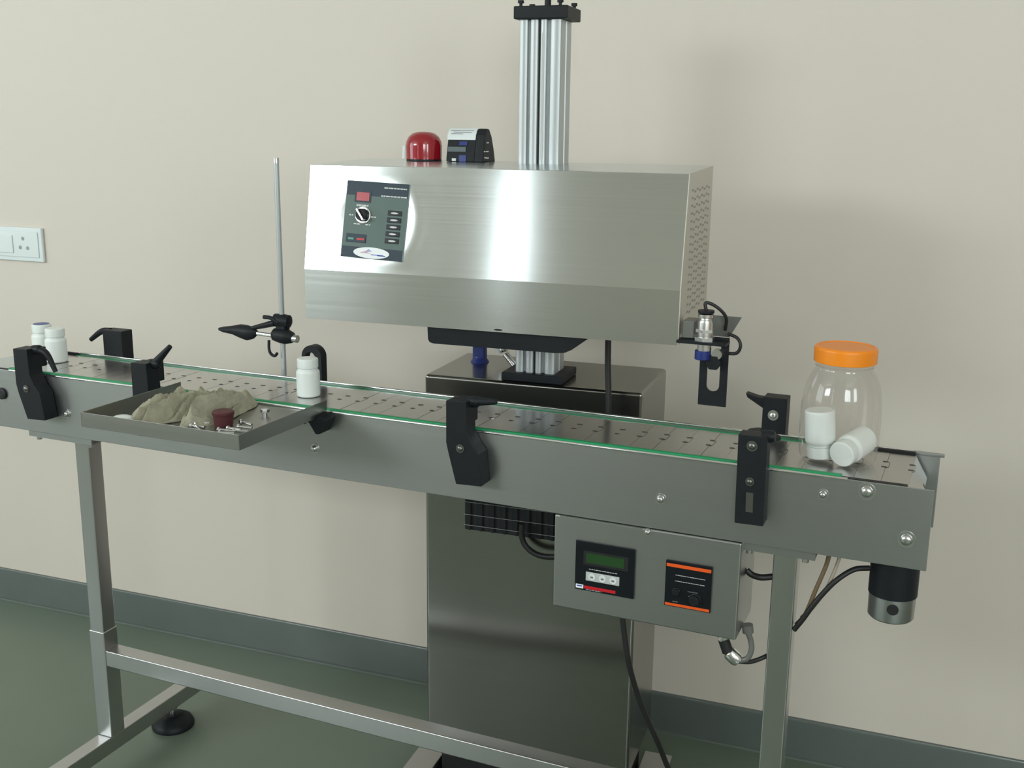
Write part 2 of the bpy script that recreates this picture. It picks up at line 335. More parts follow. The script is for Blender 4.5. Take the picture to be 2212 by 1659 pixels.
def back_bracket(x, kind):
    bm = B()
    if kind == 'arch':
        n = 20; out = []; cx, r = x+.023, .0225
        for i in range(n+1): a = math.pi*i/n; out.append((cx+r*math.cos(a), .946+r*math.sin(a)))
        poly = [(x+.0455, .862), *out, (x, .930), (x+.008, .930)]
        inner = [(cx-.0035+.0125*math.cos(math.pi*i/n), .942+.0135*math.sin(math.pi*i/n)) for i in range(n, -1, -1)]
        poly += inner+[(x+.0215, .925), (x+.0255, .862)]
        prism(bm, poly, W+.001, W+.020, 'xz')
        box(bm, x+.001, x+.028, W+.001, W+.02, .9245, .9315)
        return mk('guide_bracket', bm, 'black', cv, label='black hooked bracket with a round eye on the back panel')
    box(bm, x, x+.052 if kind == 'plain' else x+.039, W+.001, W+.034, .858, .956 if kind == 'plain' else .961, .0015)
    b = mk('guide_bracket', bm, 'black', cv, label='black plastic guide bracket on the back panel')
    if kind == 'plain':
        bm = B(); lever(bm, (x+.008, W+.018, .950), (x-.052, W+.02, .927), .0085, .005, (x-.018, W+.018, .948)); mk('lever', bm, 'black', b)
    else:
        bm = B(); prism(bm, [(x+.004, .958), (x+.004, .938), (x-.010, .946), (x-.027, .956), (x-.030, .963), (x-.010, .958)], W+.006, W+.024, 'xz', .001); mk('lever', bm, 'black', b)
        bm = B(); bolt(bm, x+.018, W+.001, .932, .006, -1, .004); mk('bolt', bm, 'bolt', b)
        bm = B(); lathe(bm, [(.020, 0), (.020, .004), (.014, .006)], (x-.004, W+.014, .8955), (0, 0, 1), 24); mk('knob', bm, 'black', b)
    return b
back_bracket(-1.638, 'plain'); back_bracket(-1.134, 'arch'); back_bracket(-.236, 'bolted')

# ------------------------------------------------------------------ tool tray clamped to the front panel
TX0, TX1, TY0, TZ0, TZ1 = -1.266, -.951, -.246, .8965, .9215
tr = thing('tool_tray', 'shallow open stainless steel tray fixed to the front of the conveyor', 'tray')
boxp('tray_floor', 'tray', tr, TX0, TX1, TY0, -.0015, TZ0, TZ0+.0015)
boxp('tray_wall', 'tray', tr, TX0, TX1, TY0-.0015, TY0, TZ0, TZ1, .0004, 1)
boxp('tray_wall', 'tray', tr, TX0-.0015, TX0, TY0-.0015, -.0015, TZ0, TZ1, .0004, 1)
boxp('tray_wall', 'tray', tr, TX1, TX1+.0015, TY0-.0015, -.0015, TZ0, TZ1, .0004, 1)
bm = B(); prism(bm, [(-.985, .896), (-.940, .902), (-.935, .893), (-.946, .868), (-.953, .868), (-.965, .886)], -.035, -.0005, 'xz', .001)
mk('clamp', bm, 'black', tr, label='black clamp under the right corner')
bm = B(); cyl(bm, (-.988, -.02, .8955), (-.988, -.02, .880), .007, n=12); mk('clamp_screw', bm, 'chrome', tr)
# crumpled cloth
def cloth(bm, cx, cy, z0, lx, ly, h, rz, seed, n=72):
    G = []; ca, sa = math.cos(rz), math.sin(rz)
    for i in range(n+1):
        row = []
        for j in range(n+1):
            u, v = i/n*2-1, j/n*2-1
            wob = 1+.22*noise.noise(Vector((math.atan2(v, u)*1.3, seed, 0)))
            # square -> disc
            x = u*math.sqrt(1-v*v/2)*lx*wob; y = v*math.sqrt(1-u*u/2)*ly*wob
            d = min(1, math.hypot(u*math.sqrt(1-v*v/2), v*math.sqrt(1-u*u/2)))
            q = Vector((x*48+seed, y*13, seed*.7)); q2 = Vector((x*110, y*42+seed, 2.2))
            fold = 1-abs(noise.noise(q+Vector((noise.noise(q2*.4)*.8, 0, 0))))*3.6
            z = z0+.0012+(1-d**3.2)*h*(.46+.55*fold+.24*noise.noise(q2))+.0035*noise.noise(q2*2.0)*(1-d*d)
            z = max(z, z0+.0010)
            x += .007*noise.noise(q*1.1+Vector((9, 0, 0))); y += .007*noise.noise(q*1.1+Vector((0, 9, 0)))
            row.append(bm.verts.new((cx+x*ca-y*sa, cy+x*sa+y*ca, z)))
        G.append(row)
    for i in range(n):
        for j in range(n): bm.faces.new((G[i][j], G[i+1][j], G[i+1][j+1], G[i][j+1]))
bm = B(); cloth(bm, -1.168, -.122, TZ0+.0015, .040, .104, .044, -.30, 3.1); cloth(bm, -1.108, -.095, TZ0+.0015, .037, .088, .046, -.05, 8.4)
o = mk('cleaning_cloth', bm, 'cloth', angle=80); o['label'] = 'crumpled olive grey cloth lying in the steel tray'; o['category'] = 'cloth'
so = o.modifiers.new('thick', 'SOLIDIFY'); so.thickness = .0012
t = thing('rubber_stopper', 'dark maroon round stopper among screws in the steel tray', 'stopper', (-1.058, -.146, TZ0+.0015))
part('body', 'maroon', t, lambda bm: lathe(bm, [(.0135, 0), (.0150, .002), (.0170, .020), (.0175, .024), (.0165, .026), (.012, .0262), (.004, .0262)], n=36))
part('rim', 'maroon', t, lambda bm: lathe(bm, [(.0168, .019), (.0182, .0205), (.0182, .0245), (.0168, .0255)], n=36, cap=False))
scr = [(-1.085, -.178, .2), (-1.074, -.190, -.6), (-1.092, -.160, .9), (-1.030, -.178, .3), (-1.022, -.165, .15), (-1.018, -.190, .5), (-1.012, -.150, .25), (-1.040, -.205, .1), (-1.028, -.207, .35), (-1.004, -.172, .4), (-1.000, -.205, .2), (-1.026, -.128, -.1)]
def screw():
    t = thing('screw', '', 'screw')
    part('head', 'chrome', t, lambda bm: cyl(bm, (-.013, 0, .0045), (-.0095, 0, .0045), .0045, n=8, bev=.0005))
    part('shank', 'bolt', t, lambda bm: cyl(bm, (-.0095, 0, .0045), (.012, 0, .0030), .0024, n=10))
    return t
s0 = screw()
for i, (x, y, a) in enumerate(scr):
    s = s0 if i == 0 else copy_tree(s0)
    s.location = (x, y, TZ0+.0015); s.rotation_euler = (0, 0, a)
    s['label'] = 'small steel screw lying with the others around the maroon stopper in the tray'; s['group'] = 'loose screws around the maroon stopper'
t = thing('hex_bolt', 'single steel bolt standing apart on its head at the right of the tray', 'bolt', (-1.036, -.062, TZ0+.0015))
part('head', 'chrome', t, lambda bm: cyl(bm, (0, 0, .006), (0, 0, .012), .008, n=6, bev=.0006)); part('shank', 'bolt', t, lambda bm: cyl(bm, (0, 0, 0), (0, 0, .0065), .004, n=12))
t = thing('bottle_cap', 'loose white cap lying by the front wall of the steel tray', 'cap', (-1.213, -.212, TZ0+.0015))
part('shell', 'white', t, lambda bm: lathe(bm, [(.0175, 0), (.0178, .009), (.0165, .0125), (.012, .0145), (.003, .015)], n=32)); part('rim', 'white', t, lambda bm: lathe(bm, [(.0178, .0002), (.0184, .001), (.0184, .0022), (.0178, .003)], n=32, cap=False))

# ------------------------------------------------------------------ pill bottles and jar
def pill_bottle(label, loc, rot=(0, 0, 0), s=1.0, capmat='white', group=None):
    t = thing('pill_bottle', label, 'bottle', loc, rot, group); t.scale = (s, s, s)
    part('body', 'white', t, lambda bm: lathe(bm, [(.0215, 0), (.0238, .0012), (.0245, .004), (.0245, .0505), (.0240, .0535), (.0215, .0565), (.0195, .058), (.0190, .0615)], n=48))
    part('neck_ring', 'white', t, lambda bm: lathe(bm, [(.019, .0585), (.0206, .0592), (.0206, .0602), (.019, .061)], n=48, cap=False))
    def capm(bm):
        n = 96; rs = []
        for r, h in [(.0212, .0612), (.0218, .0618), (.0220, .0780), (.0212, .0800), (.0195, .0808), (.006, .0810)]:
            rib = .00018 if .0615 < h < .079 else 0
            rs.append([bm.verts.new(((r+(rib if i % 2 else -rib))*math.cos(2*math.pi*i/n), (r+(rib if i % 2 else -rib))*math.sin(2*math.pi*i/n), h)) for i in range(n)])
        skin_rings(bm, rs)
    part('cap', 'white', t, capm)
    if capmat != 'white': part('cap_disc', capmat, t, lambda bm: cyl(bm, (0, 0, .0809), (0, 0, .0815), .0185, n=40), label='blue top of the cap')
    return t
BZ = ZT-.0028
pill_bottle('white pill bottle alone on the belt behind the right corner of the tray', (-1.052, .095, BZ), s=.88)
pill_bottle('white pill bottle at the far left of the belt, the nearer one of the pair', (-1.690, .116, BZ), s=.88)
pill_bottle('white pill bottle with blue cap top half hidden behind another at far left', (-1.752, .140, BZ), s=.88, capmat='darkblue')
J = Vector((-.102, .098, BZ))
jar = thing('storage_jar', 'large clear plastic jar with orange screw lid at the right end of the belt', 'jar', J)
def jarb(bm):
    pr = [(.030, .002), (.044, 0), (.052, .002), (.0565, .010), (.0585, .028), (.0590, .060), (.0585, .085), (.0570, .103), (.0530, .122), (.0470, .136), (.0425, .143), (.0410, .147), (.0410, .160)]
    lathe(bm, pr, n=64, cap=False)
    vs = [v for v in bm.verts if abs(v.co.z-.002) < 1e-6 and math.hypot(v.co.x, v.co.y) < .031]
    bm.faces.new(vs)
part('body', 'pet', jar, jarb, angle=70)
part('neck_ring', 'pet', jar, lambda bm: lathe(bm, [(.0410, .1475), (.0440, .1485), (.0440, .1500), (.0410, .151)], n=64, cap=False))
def lid(bm):
    n = 120; rs = []
    for r, h in [(.0445, .1545), (.0455, .1550), (.0458, .1740), (.0448, .1768), (.0425, .1782), (.0400, .1784), (.0395, .1776), (.010, .1776)]:
        rib = .0002 if .1548 < h < .175 else 0
        rs.append([bm.verts.new(((r+(rib if i % 2 else -rib))*math.cos(2*math.pi*i/n), (r+(rib if i % 2 else -rib))*math.sin(2*math.pi*i/n), h)) for i in range(n)])
    skin_rings(bm, rs)
part('lid', 'orange', jar, lid, label='orange screw lid')
t = pill_bottle('white bottle standing upside down inside the clear jar', J+Vector((-.0300, -.008, .0790)), (math.radians(180), math.radians(-5), 0), .92)
t = pill_bottle('white bottle lying inside the clear jar with its cap towards the viewer', J+Vector((.034, .030, .0310)), (math.radians(98), 0, math.radians(-20)), .90)

# ------------------------------------------------------------------ retort rod and lab clamp
rod = thing('retort_rod', 'thin upright grey steel rod behind the conveyor left of the machine', 'rod', (-1.197, W+.030, 0))
part('shaft', 'alu', rod, lambda bm: cyl(bm, (.0, 0, .83), (0, 0, 1.316), .0052, n=20))
part('tip', 'bolt', rod, lambda bm: cyl(bm, (0, 0, 1.314), (0, 0, 1.324), .0058, n=16), label='darker rod tip')
part('bracket', 'steel', rod, box, -.014, .014, -.029, .008, .832, .862, .001)
lc = thing('lab_clamp', 'black laboratory clamp with boss head gripping the upright rod', 'clamp', (-1.197, W+.030, 0))
def boss(bm):
    lathe(bm, [(.006, -.020), (.013, -.016), (.0145, 0), (.013, .016), (.006, .020)], (0, 0, 1.006), (1, .1, -.05), 20)
    lathe(bm, [(.006, -.026), (.013, -.020), (.0155, -.004), (.0155, .008), (.011, .022), (.005, .026)], (.004, -.004, .9765), (1, 0, -.08), 20)
    box(bm, -.010, .012, -.010, .010, .975, 1.005, .003)
part('boss_head', 'black', lc, boss)
part('arm', 'chrome', lc, lambda bm: cyl(bm, (-.10, -.006, .979), (.038, -.004, .973), .0045, n=14))
part('arm_nut', 'bolt', lc, lambda bm: cyl(bm, (.026, -.004, .9735), (.038, -.004, .973), .008, n=8))
def jaw(bm):
    rs = []
    for s, w_, h_, dz in [(0, .003, .003, 0), (.012, .008, .006, .000), (.035, .011, .009, .001), (.055, .012, .0145, .000), (.070, .012, .016, -.002), (.085, .009, .012, -.001), (.094, .004, .005, 0)]:
        c = Vector((-.151+s, -.006, .978+dz)); rs.append([bm.verts.new(c+Vector((0, w_*math.cos(2*math.pi*i/16), h_*math.sin(2*math.pi*i/16)))) for i in range(16)])
    skin_rings(bm, rs)
part('jaw', 'black', lc, jaw)
part('tightening_arm', 'black', lc, lambda bm: tube(bm, [(-.075, -.006, .985), (-.045, -.008, .993), (-.012, -.008, 1.002)], .005, 10, 6, radii=(.004, .007)))
part('wing_screw', 'black', lc, lambda bm: tube(bm, [(-.035, -.012, 1.013), (-.018, -.012, 1.012), (.0, -.012, 1.004)], .004, 10, 6))
part('hook', 'black', lc, lambda bm: tube(bm, [(-.026, -.010, .966), (-.026, -.011, .950), (-.022, -.012, .940), (-.012, -.013, .936), (-.005, -.013, .942)], .003, 10, 6))

# ------------------------------------------------------------------ sealing machine: cabinet, column, head (turned 4.6 degrees)
HL, HR = (-.65, .3, 0), (0, 0, math.atan(.08123))
cab = thing('machine_cabinet', 'tall stainless steel cabinet standing on the floor behind the conveyor', 'cabinet', HL, HR)
cx0, cx1, cy0, cy1, cz0, cz1 = -.2587, .1761, .0013, .231, .12, .9148
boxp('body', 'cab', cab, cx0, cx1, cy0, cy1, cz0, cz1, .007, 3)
boxp('plinth', 'matteblack', cab, cx0+.02, cx1-.02, cy0+.035, cy1-.02, .012, cz0, label='recessed black plinth')
for fx in (-.310, .165): part('base_foot', 'leg', cab, rtube, fx, fx+.062, -.12, cy1, .004, .050)
gr = boxp('ventilation_grille', 'matteblack', cab, -.172, .030, cy0-.0015, cy0+.001, .606, .668, label='black ventilation grille below the conveyor')
for k in range(9):
    x0 = -.172+k*.0245
    bm = B(); prism(bm, [(x0, cy0-.0015), (x0+.011, cy0-.0015), (x0+.0135, cy0-.0065), (x0+.0115, cy0-.0068)], .607, .667, 'xy'); mk('fin', bm, 'black', gr)
for z in (.6175, .6395, .6655):
    bm = B(); cyl(bm, (-.172, cy0-.008, z), (.030, cy0-.008, z), .0006, n=6); mk('wire', bm, 'bolt', gr)
col = thing('lift_column', 'tall silver aluminium profile column with black end plates rising through the machine', 'column', HL, HR)
def col_profile():
    # square-ish extrusion with deep grooves on the front and rounded ribs
    x0, x1, y0, y1 = -.078, .0, .020, .086
    P = [(x0, y1), (x0, y0+.006)]
    ribs = [(-.078, -.062), (-.0575, -.0425), (-.0385, -.0265), (-.0200, .0)]
    for i, (a, b) in enumerate(ribs):
        wq = (b-a); 
        if i: P.append((a, y0+.010))
        for k in range(7): t_ = math.pi*(1-k/6); P.append(((a+b)/2+wq/2*math.cos(t_), y0+.004-.004*math.sin(t_)))
        if i < 3: P.append((b, y0+.010))
    P += [(x1, y0+.030), (x1-.004, y0+.032), (x1-.004, y0+.036), (x1, y0+.038), (x1, y1)]
    Q = []
    for p in P:
        if not Q or (abs(p[0]-Q[-1][0])+abs(p[1]-Q[-1][1])) > 1e-5: Q.append(p)
    return Q
bm = B(); prism(bm, col_profile(), .931, 1.573, 'xy'); mk('profile', bm, 'alu', col, angle=30)
boxp('groove_lining', 'matteblack', col, -.0425, -.0385, .0255, .032, .932, 1.572, label='dark centre groove')
boxp('measuring_strip', 'silver', col, -.0345, -.0305, .0188, .0200, 1.33, 1.55, label='perforated strip on one rib')
boxp('end_plate', 'black', col, -.086, .014, .010, .098, 1.5735, 1.5955, .002)
boxp('base_plate', 'black', col, -.101, .020, .006, .108, .9152, .931, .002)
part('piston_rod', 'black', col, lambda bm: cyl(bm, (-.036, .055, 1.5955), (-.036, .055, 1.66), .0058, n=16))
for bx, by in ((-.076, .022), (-.003, .022), (-.076, .088), (.004, .088)):
    part('bolt', 'black', col, lambda bm: (cyl(bm, (bx, by, 1.5955), (bx, by, 1.601), .003, n=8), cyl(bm, (bx, by, 1.601), (bx, by, 1.606), .0055, n=10)))
hd = thing('sealing_head', 'large brushed stainless steel machine head hanging over the conveyor', 'machine', HL, HR)
hx0, hx1, yA, yB, yD, zT, zC, zB = -.4093, .2675, -.1521, -.1863, .0907, 1.3168, 1.1349, 1.0457; zR = 1.3235   # the top rises slightly towards the back
def head_shell(bm):
    # front sheet as a fine grid so that it can buckle gently round the control panel, rest as plain sheets
    nx, nz = 120, 36; G = []
    for i in range(nx+1):
        x = hx0+(hx1-hx0)*i/nx; row = []
        for j in range(nz+1):
            t_ = j/nz; z = zT+(zC-zT)*t_; y = yA+(yB-yA)*t_
            ed = min(1, (x-hx0)/.02)*min(1, (hx1-x)/.02)*min(1, t_/.12)*min(1, (1-t_)/.10)
            u, v = (x+.275)/.085, (z-1.224)/.085
            d = math.hypot(u, v)
            bump = .0012*math.exp(-((d-.95)/.22)**2)*(0.6+.5*noise.noise(Vector((x*14, z*12, 1))))+.0010*noise.noise(Vector((x*5, z*7, 4)))*math.exp(-((x+.33)/.16)**2)+.0003*noise.noise(Vector((x*3, z*4, 9)))
            row.append(bm.verts.new((x, y-bump*ed, z)))
        G.append(row)
    for i in range(nx):
        for j in range(nz): bm.faces.new((G[i][j], G[i][j+1], G[i+1][j+1], G[i+1][j]))
bm = B(); head_shell(bm); mk('front_sheet', bm, 'head', hd, angle=60)
bm = B()
def rest(bm):
    e = .0035
    prof = [(yA+.0002, zT), (yA+.0012, zT+.0008), (yA+e, zT+.0010), (yD, zR), (yD, zB), (yB, zB), (yB, zC)]
    A = [bm.verts.new((hx0, y, z)) for y, z in prof]; Bv = [bm.verts.new((hx1, y, z)) for y, z in prof]
    for i in range(len(prof)-1): bm.faces.new((A[i], A[i+1], Bv[i+1], Bv[i]))
    bm.faces.new(A); 
rest(bm); mk('housing', bm, 'head', hd)
sd = part('side_sheet', 'sidesteel', hd, lambda bm: prism(bm, [(yA, zT), (yA+.005, zT+.001), (yD, zR), (yD, zB), (yB, zB), (yB, zC)], hx1, hx1+.0015, 'yz'), label='side sheet with ventilation slots')
bm = B()
for r_i in range(17):
    for c_i in range(8):
        y = -.118+c_i*.024; z = 1.290-r_i*.0125-.003*(c_i % 2)
        prism(bm, [(y-.008, z-.0016), (y+.008, z-.0016), (y+.008, z+.0016), (y-.008, z+.0016)], hx1+.0015, hx1+.0020, 'yz')
mk('ventilation_slots', bm, mat('slot_shadow', (.26, .25, .22), .6), sd, kind='stuff')
def tray_coil(bm):
    n = 6; x0, x1 = -.176, .165
    poly = [(x0, zB), (x0+.001, zB-.024), (x0+.004, zB-.029), (x0+.012, zB-.031), (.060, zB-.031), (.076, zB-.029), (.088, zB-.023), (.106, zB-.008), (.118, zB)]
    prism(bm, poly, -.176, .01, 'xz', .001)
part('induction_coil', 'black', hd, tray_coil, label='black sealing coil tray under the head')
part('drip_mark', 'matteblack', hd, lambda bm: prism(bm, ellipse(-.040, zB+.004, .008, .0016, 12), yB-.0006, yB+.0001, 'xz'), label='dark notch at the lower edge')
# control panel on the sloping face
tilt = math.atan2(yA-yB, zT-zC)
cp = bpy.data.objects.new('control_panel', None)
PW, PH = .119, .134
bm = B(); box(bm, -PW/2, PW/2, -.0040, .0012, -PH/2, PH/2, .0006)
cp = mk('control_panel', bm, 'panelgrey', hd, loc=(-.2755, (yA+yB)/2+(1.224-(zT+zC)/2)*math.tan(tilt), 1.224), rot=(-tilt, 0, math.radians(0)), label='dark control panel with display, knob and keys')
cp.rotation_euler = (-math.atan2(yA-yB, zT-zC), math.radians(2.2), 0)
def pbox(name, m, u0, u1, v0, v1, dep=.001, W_=PW, H_=PH, par=None, y0=-.0040, bev=0):
    bm = B(); box(bm, (u0-.5)*W_, (u1-.5)*W_, y0-dep, y0, (.5-v1)*H_, (.5-v0)*H_, bev); return mk(name, bm, m, par)
pbox('band', 'panelnavy', .005, .995, .004, .185, .0003, par=cp); pbox('band', 'panelnavy', .005, .995, .855, .996, .0003, par=cp)
pbox('display', 'panelnavy', .15, .41, .11, .275, .0008, par=cp); pbox('display_window', 'redlit', .18, .385, .145, .255, .0014, par=cp)
def dashes(par, u0, u1, v, h, W_, H_, m='ink', seed=1, y0=-.0046, slope=0.0):
    rnd = random.Random(seed); bm = B(); u = u0
    while u < u1:
        L_ = rnd.uniform(.02, .055); v_ = v+slope*(u-u0)
        box(bm, (u-.5)*W_, (min(u+L_, u1)-.5)*W_, y0-.0002, y0, (.5-v_-h)*H_, (.5-v_)*H_); u += L_+rnd.uniform(.006, .012)
    mk('lettering', bm, m, par)
dashes(cp, .61, .97, .060, .016, PW, PH, seed=2); dashes(cp, .57, .985, .166, .016, PW, PH, seed=3, y0=-.0044)
dashes(cp, .19, .38, .305, .022, PW, PH, seed=4, y0=-.0041); dashes(cp, .17, .27, .552, .014, PW, PH, seed=5, y0=-.0041); dashes(cp, .36, .44, .553, .014, PW, PH, seed=6, y0=-.0041)
dashes(cp, .43, .52, .447, .016, PW, PH, seed=6, y0=-.0041); dashes(cp, .085, .15, .44, .016, PW, PH, seed=8, y0=-.0041)
def knob(bm, cx_, cz_, r, y0, h=.010):
    lathe(bm, [(r*1.15, 0), (r*1.15, .0015), (r, .002), (r*.92, h), (r*.75, h+.0008)], (cx_, y0, cz_), (0, -1, 0), 28)
bm = B(); knob(bm, (.31-.5)*PW, (.5-.44)*PH, .0115, -.004); mk('knob', bm, 'black', cp, label='black rotary knob')
bm = B(); lathe(bm, [(.0150, 0), (.0150, .0014), (.0125, .002)], ((.31-.5)*PW, -.004, (.5-.44)*PH), (0, -1, 0), 32); mk('knob_ring', bm, 'chrome', cp)
bm = B(); prism(bm, [(-.0118, -.0018), (.0118, -.0018), (.0118, .0018), (-.0118, .0018)], -.0085, 0, 'xz', .0004)
mk('knob_grip', bm, 'chrome', cp, loc=((.31-.5)*PW, -.0105, (.5-.44)*PH), rot=(0, math.radians(52), 0))
pbox('lamp_block', 'panelnavy', .07, .39, .690, .800, .0015, par=cp, bev=.0004); pbox('lamp', 'ledgreen', .11, .20, .742, .768, .0022, par=cp); pbox('lamp', 'red', .25, .37, .742, .768, .0022, par=cp)
for v in (.385, .475, .565, .655, .745):
    pbox('key', 'screen', .705-.02*(v-.385), .925-.02*(v-.385), v-.032, v+.032, .0016, par=cp, bev=.0006)
    bm = B(); prism(bm, ellipse((.815-.5)*PW, (.5-v)*PH, .0070, .0016, 14), -.0060, -.0056, 'xz'); mk('key_mark', bm, 'ink', cp)
bm = B(); prism(bm, ellipse((.50-.5)*PW, (.5-.922)*PH, .0345, .0098, 40), -.0048, -.0042, 'xz'); mk('oval_badge', bm, 'logo', cp, label='white oval badge with blue and red strokes')
bm = B()
for (a, b_, v, h) in ((.42, .50, .893, .009), (.44, .47, .880, .008), (.50, .70, .938, .010), (.60, .73, .944, .011), (.39, .44, .912, .006)): box(bm, (a-.5)*PW, (b_-.5)*PW, -.0051, -.0048, (.5-v-h)*PH, (.5-v)*PH)
mk('badge_print', bm, 'blueprint', cp)
bm = B()
for (a, b_, v, h) in ((.33, .49, .922, .008), (.36, .46, .908, .006)): box(bm, (a-.5)*PW, (b_-.5)*PW, -.0051, -.0048, (.5-v-h)*PH, (.5-v)*PH)
mk('badge_print', bm, 'pinkprint', cp)

# ------------------------------------------------------------------ things on and around the head
def hw(x, y, z=0):
    a = math.atan(.08123); return (-.65+x*math.cos(a)-y*math.sin(a), .3+x*math.sin(a)+y*math.cos(a), z)
HT = 1.3226
be = thing('beacon_lamp', 'red domed warning beacon on top of the machine head', 'lamp', hw(-.277, .050, HT), HR)
part('lens', 'redlens', be, lambda bm: lathe(bm, [(.0345, .003), (.0348, .028), (.0335, .036), (.0295, .044), (.022, .0505), (.012, .0535), (.002, .054)], n=48))
part('base', 'black', be, lambda bm: cyl(bm, (0, 0, 0), (0, 0, .0032), .0335, n=40))
part('reflector', 'ink', be, lambda bm: prism(bm, [(-.0350, .004), (-.0295, .004), (-.0285, .028), (-.0335, .028)], -.0240, -.0225, 'xz'), label='pale strip at the left of the lens')  # pale piece stands in for a reflection on the red lens
fu = thing('arched_unit', 'black arched plastic unit with white top label and blue bits beside the beacon', 'device', hw(-.223, .030, HT), HR)
prof = [(0, 0), (.0, .006), (.012, .048), (.020, .0575), (.030, .060), (.040, .055), (.050, .042), (.060, .022), (.066, 0)]
part('shell', 'black', fu, lambda bm: prism(bm, [(y, z) for y, z in prof], .0, .056, 'yz', .0008))
part('flared_side', 'black', fu, lambda bm: prism(bm, [(-.002, 0), (.011, .050), (.022, .061), (.034, .060), (.048, .046), (.060, .022), (.068, 0)], .056, .074, 'yz', .002))
def slab(name, m, x0, x1, z0, z1, d=.0016):
    # lies on the sloping front of the unit
    def yy(z): return .012*(z-.006)/.042 if z > .006 else 0
    bm = B(); vs = [bm.verts.new(p) for p in ((x0, yy(z0)-d, z0), (x1, yy(z0)-d, z0), (x1, yy(z1)-d, z1), (x0, yy(z1)-d, z1), (x0, yy(z0), z0), (x1, yy(z0), z0), (x1, yy(z1), z1), (x0, yy(z1), z1))]
    for f in ((0, 1, 2, 3), (4, 7, 6, 5), (0, 4, 5, 1), (1, 5, 6, 2), (2, 6, 7, 3), (3, 7, 4, 0)): bm.faces.new([vs[i] for i in f])
    return mk(name, bm, m, fu)
slab('grey_strip', 'silver', .002, .038, .018, .027).data.materials[0] = mat('slate_grey', (.10, .12, .13), .5)
slab('blue_block', 'blue', .026, .040, .000, .012); slab('blue_block', 'blue', .024, .040, .030, .037); slab('white_block', 'ink', .012, .020, .001, .006)
bm = B(); A = [(0.000, .0102, .0405), (.000, .0205, .0600), (.000, .0300, .0615)]
pr = [(.0095, .0400), (.0110, .0488), (.0195, .0590), (.0300, .0618)]
Lq = [bm.verts.new((-.001, y-.001, z)) for y, z in pr]; Rq = [bm.verts.new((.0555, y-.001, z)) for y, z in pr]
L2 = [bm.verts.new((-.001, y+.0004, z-.0008)) for y, z in pr]; R2 = [bm.verts.new((.0555, y+.0004, z-.0008)) for y, z in pr]
for i in range(3): bm.faces.new((Lq[i], Rq[i], Rq[i+1], Lq[i+1])); bm.faces.new((L2[i], L2[i+1], R2[i+1], R2[i]))
lab = mk('top_label', bm, 'paper', fu, label='white label over the top edge')
bm = B()
for k, (a, b_) in enumerate(((.006, .030), (.010, .046), (.004, .050))): 
    z = .0505+.003*k; y = .0110+.0085*(z-.0488)/.0102-.0014; box(bm, a, b_, y-.0002, y, z, z+.0007)
mk('print', bm, 'panelnavy', lab)
bm = B()
for (y, z, l) in ((.006, .007, .006), (.014, .006, .010), (.004, .018, .004), (.014, .018, .009), (.018, .034, .007)): box(bm, .0741, .0746, y, y+l*1.6, z, z+.0022)
mk('bright_slot', bm, 'ink', fu)

sn = thing('sensor_bracket', 'slotted black sensor bracket with plate on the right side of the head', 'bracket', (0, 0, 0))
SY = .150
def slotplate(bm):
    x0, x1, z0, z1 = -.3335, -.2875, .948, 1.062
    o_ = [(x0, z0), (x1, z0), (x1, z1), (x0, z1)]
    # frame of four bars round a round-ended slot
    box(bm, x0, x0+.0125, SY, SY+.003, z0, z1-.004); box(bm, x1-.0125, x1, SY, SY+.003, z0, z1)
    box(bm, x0+.0125, x1-.0125, SY, SY+.003, z0, z0+.024); box(bm, x0+.0125, x1-.0125, SY, SY+.003, z1-.012, z1)
    n = 10; cxm = (x0+x1)/2; r = (x1-x0)/2-.0125
    for s in (-1, 1):
        prism(bm, [(cxm+s*r, z0+.024)]+[(cxm+s*r*math.cos(math.pi/2*i/n), z0+.024+r-r*math.sin(math.pi/2*i/n)) for i in range(n+1)], SY, SY+.003, 'xz')
part('slotted_plate', 'black', sn, slotplate)
part('arm', 'black', sn, box, -.367, -.287, SY-.028, SY+.004, 1.0525, 1.0570, .0006)
part('rear_plate', 'acrylic', sn, lambda bm: prism(bm, [(-.338, 1.058), (-.294, 1.058), (-.276, 1.092), (-.338, 1.092)], SY+.030, SY+.033, 'xz'), label='grey plate behind the sensor')
part('sensor', 'bolt', sn, lambda bm: lathe(bm, [(.0125, 0), (.0125, .030), (.0095, .034), (.0095, .037), (.0125, .038), (.0125, .043), (.006, .045)], (-.3250, SY-.010, 1.057), (0, 0, 1), 24), label='cylindrical metal sensor')
part('sensor_nut', 'bolt', sn, lambda bm: (cyl(bm, (-.325, SY-.010, 1.057), (-.325, SY-.010, 1.063), .0165, n=6), cyl(bm, (-.325, SY-.010, 1.071), (-.325, SY-.010, 1.076), .0155, n=6), cyl(bm, (-.325, SY-.010, 1.0525), (-.325, SY-.010, 1.041), .0115, n=20)))
part('sensor_cap', 'black', sn, lambda bm: cyl(bm, (-.325, SY-.010, 1.102), (-.325, SY-.010, 1.106), .0130, n=20))
part('blue_tip', 'blue', sn, lambda bm: cyl(bm, (-.327, SY-.010, 1.041), (-.327, SY-.010, 1.026), .0130, n=20, bev=.001), label='blue sensing tip')
part('hex_nut', 'black', sn, lambda bm: cyl(bm, (-.309, SY-.014, 1.022), (-.309, SY+.001, 1.022), .0125, n=6)); part('brass_knob', 'bolt', sn, lambda bm: cyl(bm, (-.304, SY-.013, 1.036), (-.304, SY+.001, 1.036), .0085, n=14))
part('clamp_arm', 'acrylic', sn, lambda bm: box(bm, -.364, -.344, SY-.008, SY+.03, 1.0575, 1.086, .002), label='dull metal block against the head')
